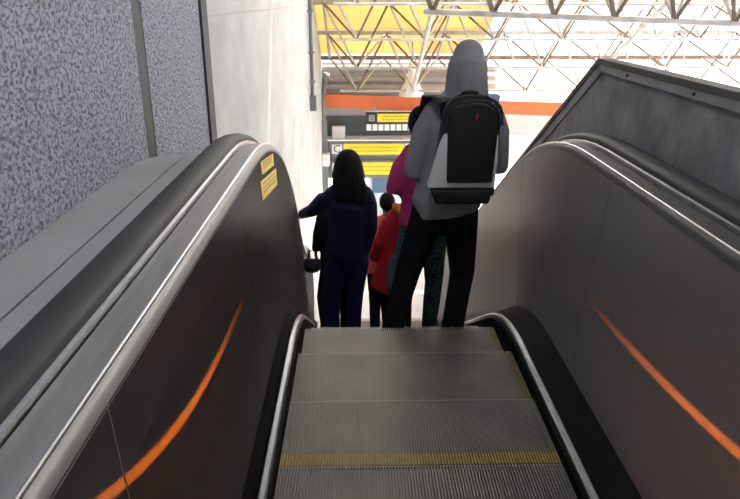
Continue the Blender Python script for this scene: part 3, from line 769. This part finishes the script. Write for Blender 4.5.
# ---- 3. woman in magenta with patterned leggings
g = -.76
J = dict(head=(.165, 4.2, .775), neck=(.17, 4.2, .655), chest=(.175, 4.19, .47), waist=(.19, 4.19, .29), pelvis=(.19, 4.19, .12),
         shL=(.065, 4.19, .575), elL=(-.01, 4.16, .375), wrL=(.13, 4.30, .33), shR=(.27, 4.19, .57), elR=(.34, 4.2, .33), wrR=(.30, 4.38, .25),
         hdL=(.6, .6, 0), hlL=(0, .2, 1), hdR=(-.4, .8, 0), hlR=(0, .2, 1),
         hpL=(.12, 4.19, .03), knL=(.06, 4.22, -.32), anL=(.035, 4.14, -.67), hpR=(.27, 4.19, .03), knR=(.285, 4.23, -.32), anR=(.245, 4.15, -.67), ground=g)
pk = thing('person', 'person in magenta top and teal patterned leggings, behind the hooded person', 'person', (.15, 4.17, g))
build_body(pk, J, .95)
shirt(pk, J, .95, 'magenta_top', 'magenta', hem=(.19, 4.19, .16), r=1.02)
trousers(pk, J, .95, 'leggings', 'leggings', r=.98, an_r=.05)
shoes(pk, J, .93, 'shoe_pale')
bm = bmesh.new(); c = V(J['head']); ell(bm, c+V((0, -.015, .022)), (.086, .104, .104)); tube(bm, [c+V((0, -.05, 0)), c+V((0, -.07, -.12))], [(.08, .06), (.05, .03)], 14, lat=(1, 0, 0))
obj('hair', remesh(bm, .010, 2), M['hair'], pk)

# ---- 4. person in a long red jacket, before the boy
g = -.99
J = dict(head=(.12, 4.60, .235), neck=(.115, 4.60, .13), chest=(.10, 4.60, -.03), waist=(.07, 4.60, -.20), pelvis=(.055, 4.60, -.36),
         shL=(.02, 4.60, .05), elL=(-.075, 4.57, -.15), wrL=(-.12, 4.66, -.30), shR=(.21, 4.60, .05), elR=(.24, 4.62, -.14), wrR=(.22, 4.78, -.2),
         hdL=(-.1, .8, -.4), hlL=(0, .2, 1), hdR=(0, .9, 0), hlR=(0, .2, 1),
         hpL=(-.005, 4.60, -.42), knL=(-.015, 4.63, -.66), anL=(.0, 4.58, -.90), hpR=(.115, 4.60, -.42), knR=(.115, 4.63, -.66), anR=(.12, 4.58, -.90), ground=g)
rd = thing('person', 'shorter person in a long red jacket, left of the hooded person', 'person', (.05, 4.6, g))
build_body(rd, J, .86)
shirt(rd, J, .86, 'red_jacket', 'red', hem=(-.01, 4.60, -.54), r=1.12, flare=.95)
trousers(rd, J, .84, m='black_cloth', r=1.0)
shoes(rd, J, .85)
bm = bmesh.new(); c = V(J['head']); ell(bm, c+V((0, -.012, .02)), (.080, .096, .094)); obj('hair', remesh(bm, .010, 2), M['hair'], rd)
o = obj('scarf', remesh(tube(bmesh.new(), [(.03, 4.52, .145), (.06, 4.50, .12), (.12, 4.50, .12), (.16, 4.52, .15)], [.028]*4, 10), .01, 1), M['orange_cloth'], rd)
tb = thing('shoulder_bag', 'teal-grey cloth bag hanging at the side of the person in the long red jacket', 'bag', (.035, 4.47, -.5))
bm = bmesh.new(); prism(bm, [(-.03, -.46), (.09, -.47), (.10, -.27), (.06, -.19), (.0, -.2), (-.03, -.3)], 'y', 4.43, 4.475)
bmesh.ops.bevel(bm, geom=bm.edges[:], offset=.012, segments=3, affect='EDGES'); obj('pouch', bm, M['teal'], tb)
obj('strap', Tb([(.03, 4.455, -.20), (.06, 4.46, -.05), (.12, 4.475, .07)], [(.012, .004)]*3, 8), M['teal'], tb)

# ---- 5. boy in a light red shirt further down
g = -1.85
J = dict(head=(.045, 6.2, -.34), neck=(.045, 6.2, -.455), chest=(.02, 6.2, -.64), waist=(.0, 6.2, -.84), pelvis=(.0, 6.2, -1.0),
         shL=(-.11, 6.2, -.55), elL=(-.15, 6.2, -.80), wrL=(-.12, 6.3, -1.02), shR=(.17, 6.2, -.55), elR=(.2, 6.2, -.8), wrR=(.18, 6.3, -1.02),
         hdL=(0, .3, -.9), hlL=(0, 1, 0), hdR=(0, .3, -.9), hlR=(0, 1, 0),
         hpL=(-.07, 6.2, -1.05), knL=(-.07, 6.24, -1.40), anL=(-.07, 6.17, -1.75), hpR=(.08, 6.2, -1.05), knR=(.08, 6.24, -1.40), anR=(.08, 6.17, -1.75), ground=-1.80)
by = thing('person', 'short-haired person in a light red shirt, lower down ahead of the long red jacket', 'person', (.0, 6.2, -1.80))
build_body(by, J, .90, vox=.011)
shirt(by, J, .90, 'red_shirt', 'lightred', r=1.03, vox=.014)
trousers(by, J, .9, m='jean', vox=.014); shoes(by, J, .9)
bm = bmesh.new(); c = V(J['head']); ell(bm, c+V((0, -.016, .028)), (.078, .094, .092)); obj('hair', remesh(bm, .010, 2), M['hair'], by)

# ---- 6. person in dark clothes mostly hidden behind the navy person
g = -1.66
J = dict(head=(-.37, 5.75, -.03), neck=(-.38, 5.75, -.15), chest=(-.40, 5.75, -.34), waist=(-.42, 5.75, -.54), pelvis=(-.43, 5.75, -.70),
         shL=(-.53, 5.75, -.24), elL=(-.60, 5.72, -.48), wrL=(-.635, 5.80, -.66), shR=(-.31, 5.75, -.24), elR=(-.29, 5.75, -.5), wrR=(-.3, 5.85, -.7),
         hdL=(0, .3, -.9), hlL=(0, 1, 0), hdR=(0, .3, -.9), hlR=(0, 1, 0),
         hpL=(-.50, 5.75, -.77), knL=(-.575, 5.78, -1.14), anL=(-.54, 5.72, -1.56), hpR=(-.36, 5.75, -.77), knR=(-.36, 5.8, -1.14), anR=(-.36, 5.72, -1.56), ground=g)
dk = thing('person', 'person in black clothes holding a dark bag, mostly hidden behind the person in navy', 'person', (-.48, 5.75, g))
build_body(dk, J, .97, vox=.011)
shirt(dk, J, .97, 'jacket', 'black_cloth', r=1.0, vox=.014)
trousers(dk, J, .97, m='black_cloth', r=.95, vox=.014); shoes(dk, J, .97)
bm = bmesh.new(); c = V(J['head']); ell(bm, c+V((0, -.016, .024)), (.084, .102, .10)); obj('hair', remesh(bm, .010, 2), M['hair'], dk)
hb = thing('handbag', 'small dark handbag held at the left by the person in black clothes', 'handbag', (-.665, 5.62, -.9))
bm = bmesh.new(); tube(bm, [(-.72, 5.64, -.74), (-.60, 5.64, -.74)], [(.035, .055), (.035, .055)], 12); ell(bm, (-.66, 5.64, -.77), (.085, .05, .055))
obj('pouch', remesh(bm, .009, 2), M['black_nylon'], hb)
obj('strap', Tb([(-.70, 5.66, -.70), (-.68, 5.72, -.64), (-.63, 5.72, -.64), (-.61, 5.66, -.70)], [.008]*4, 8), M['black_nylon'], hb)
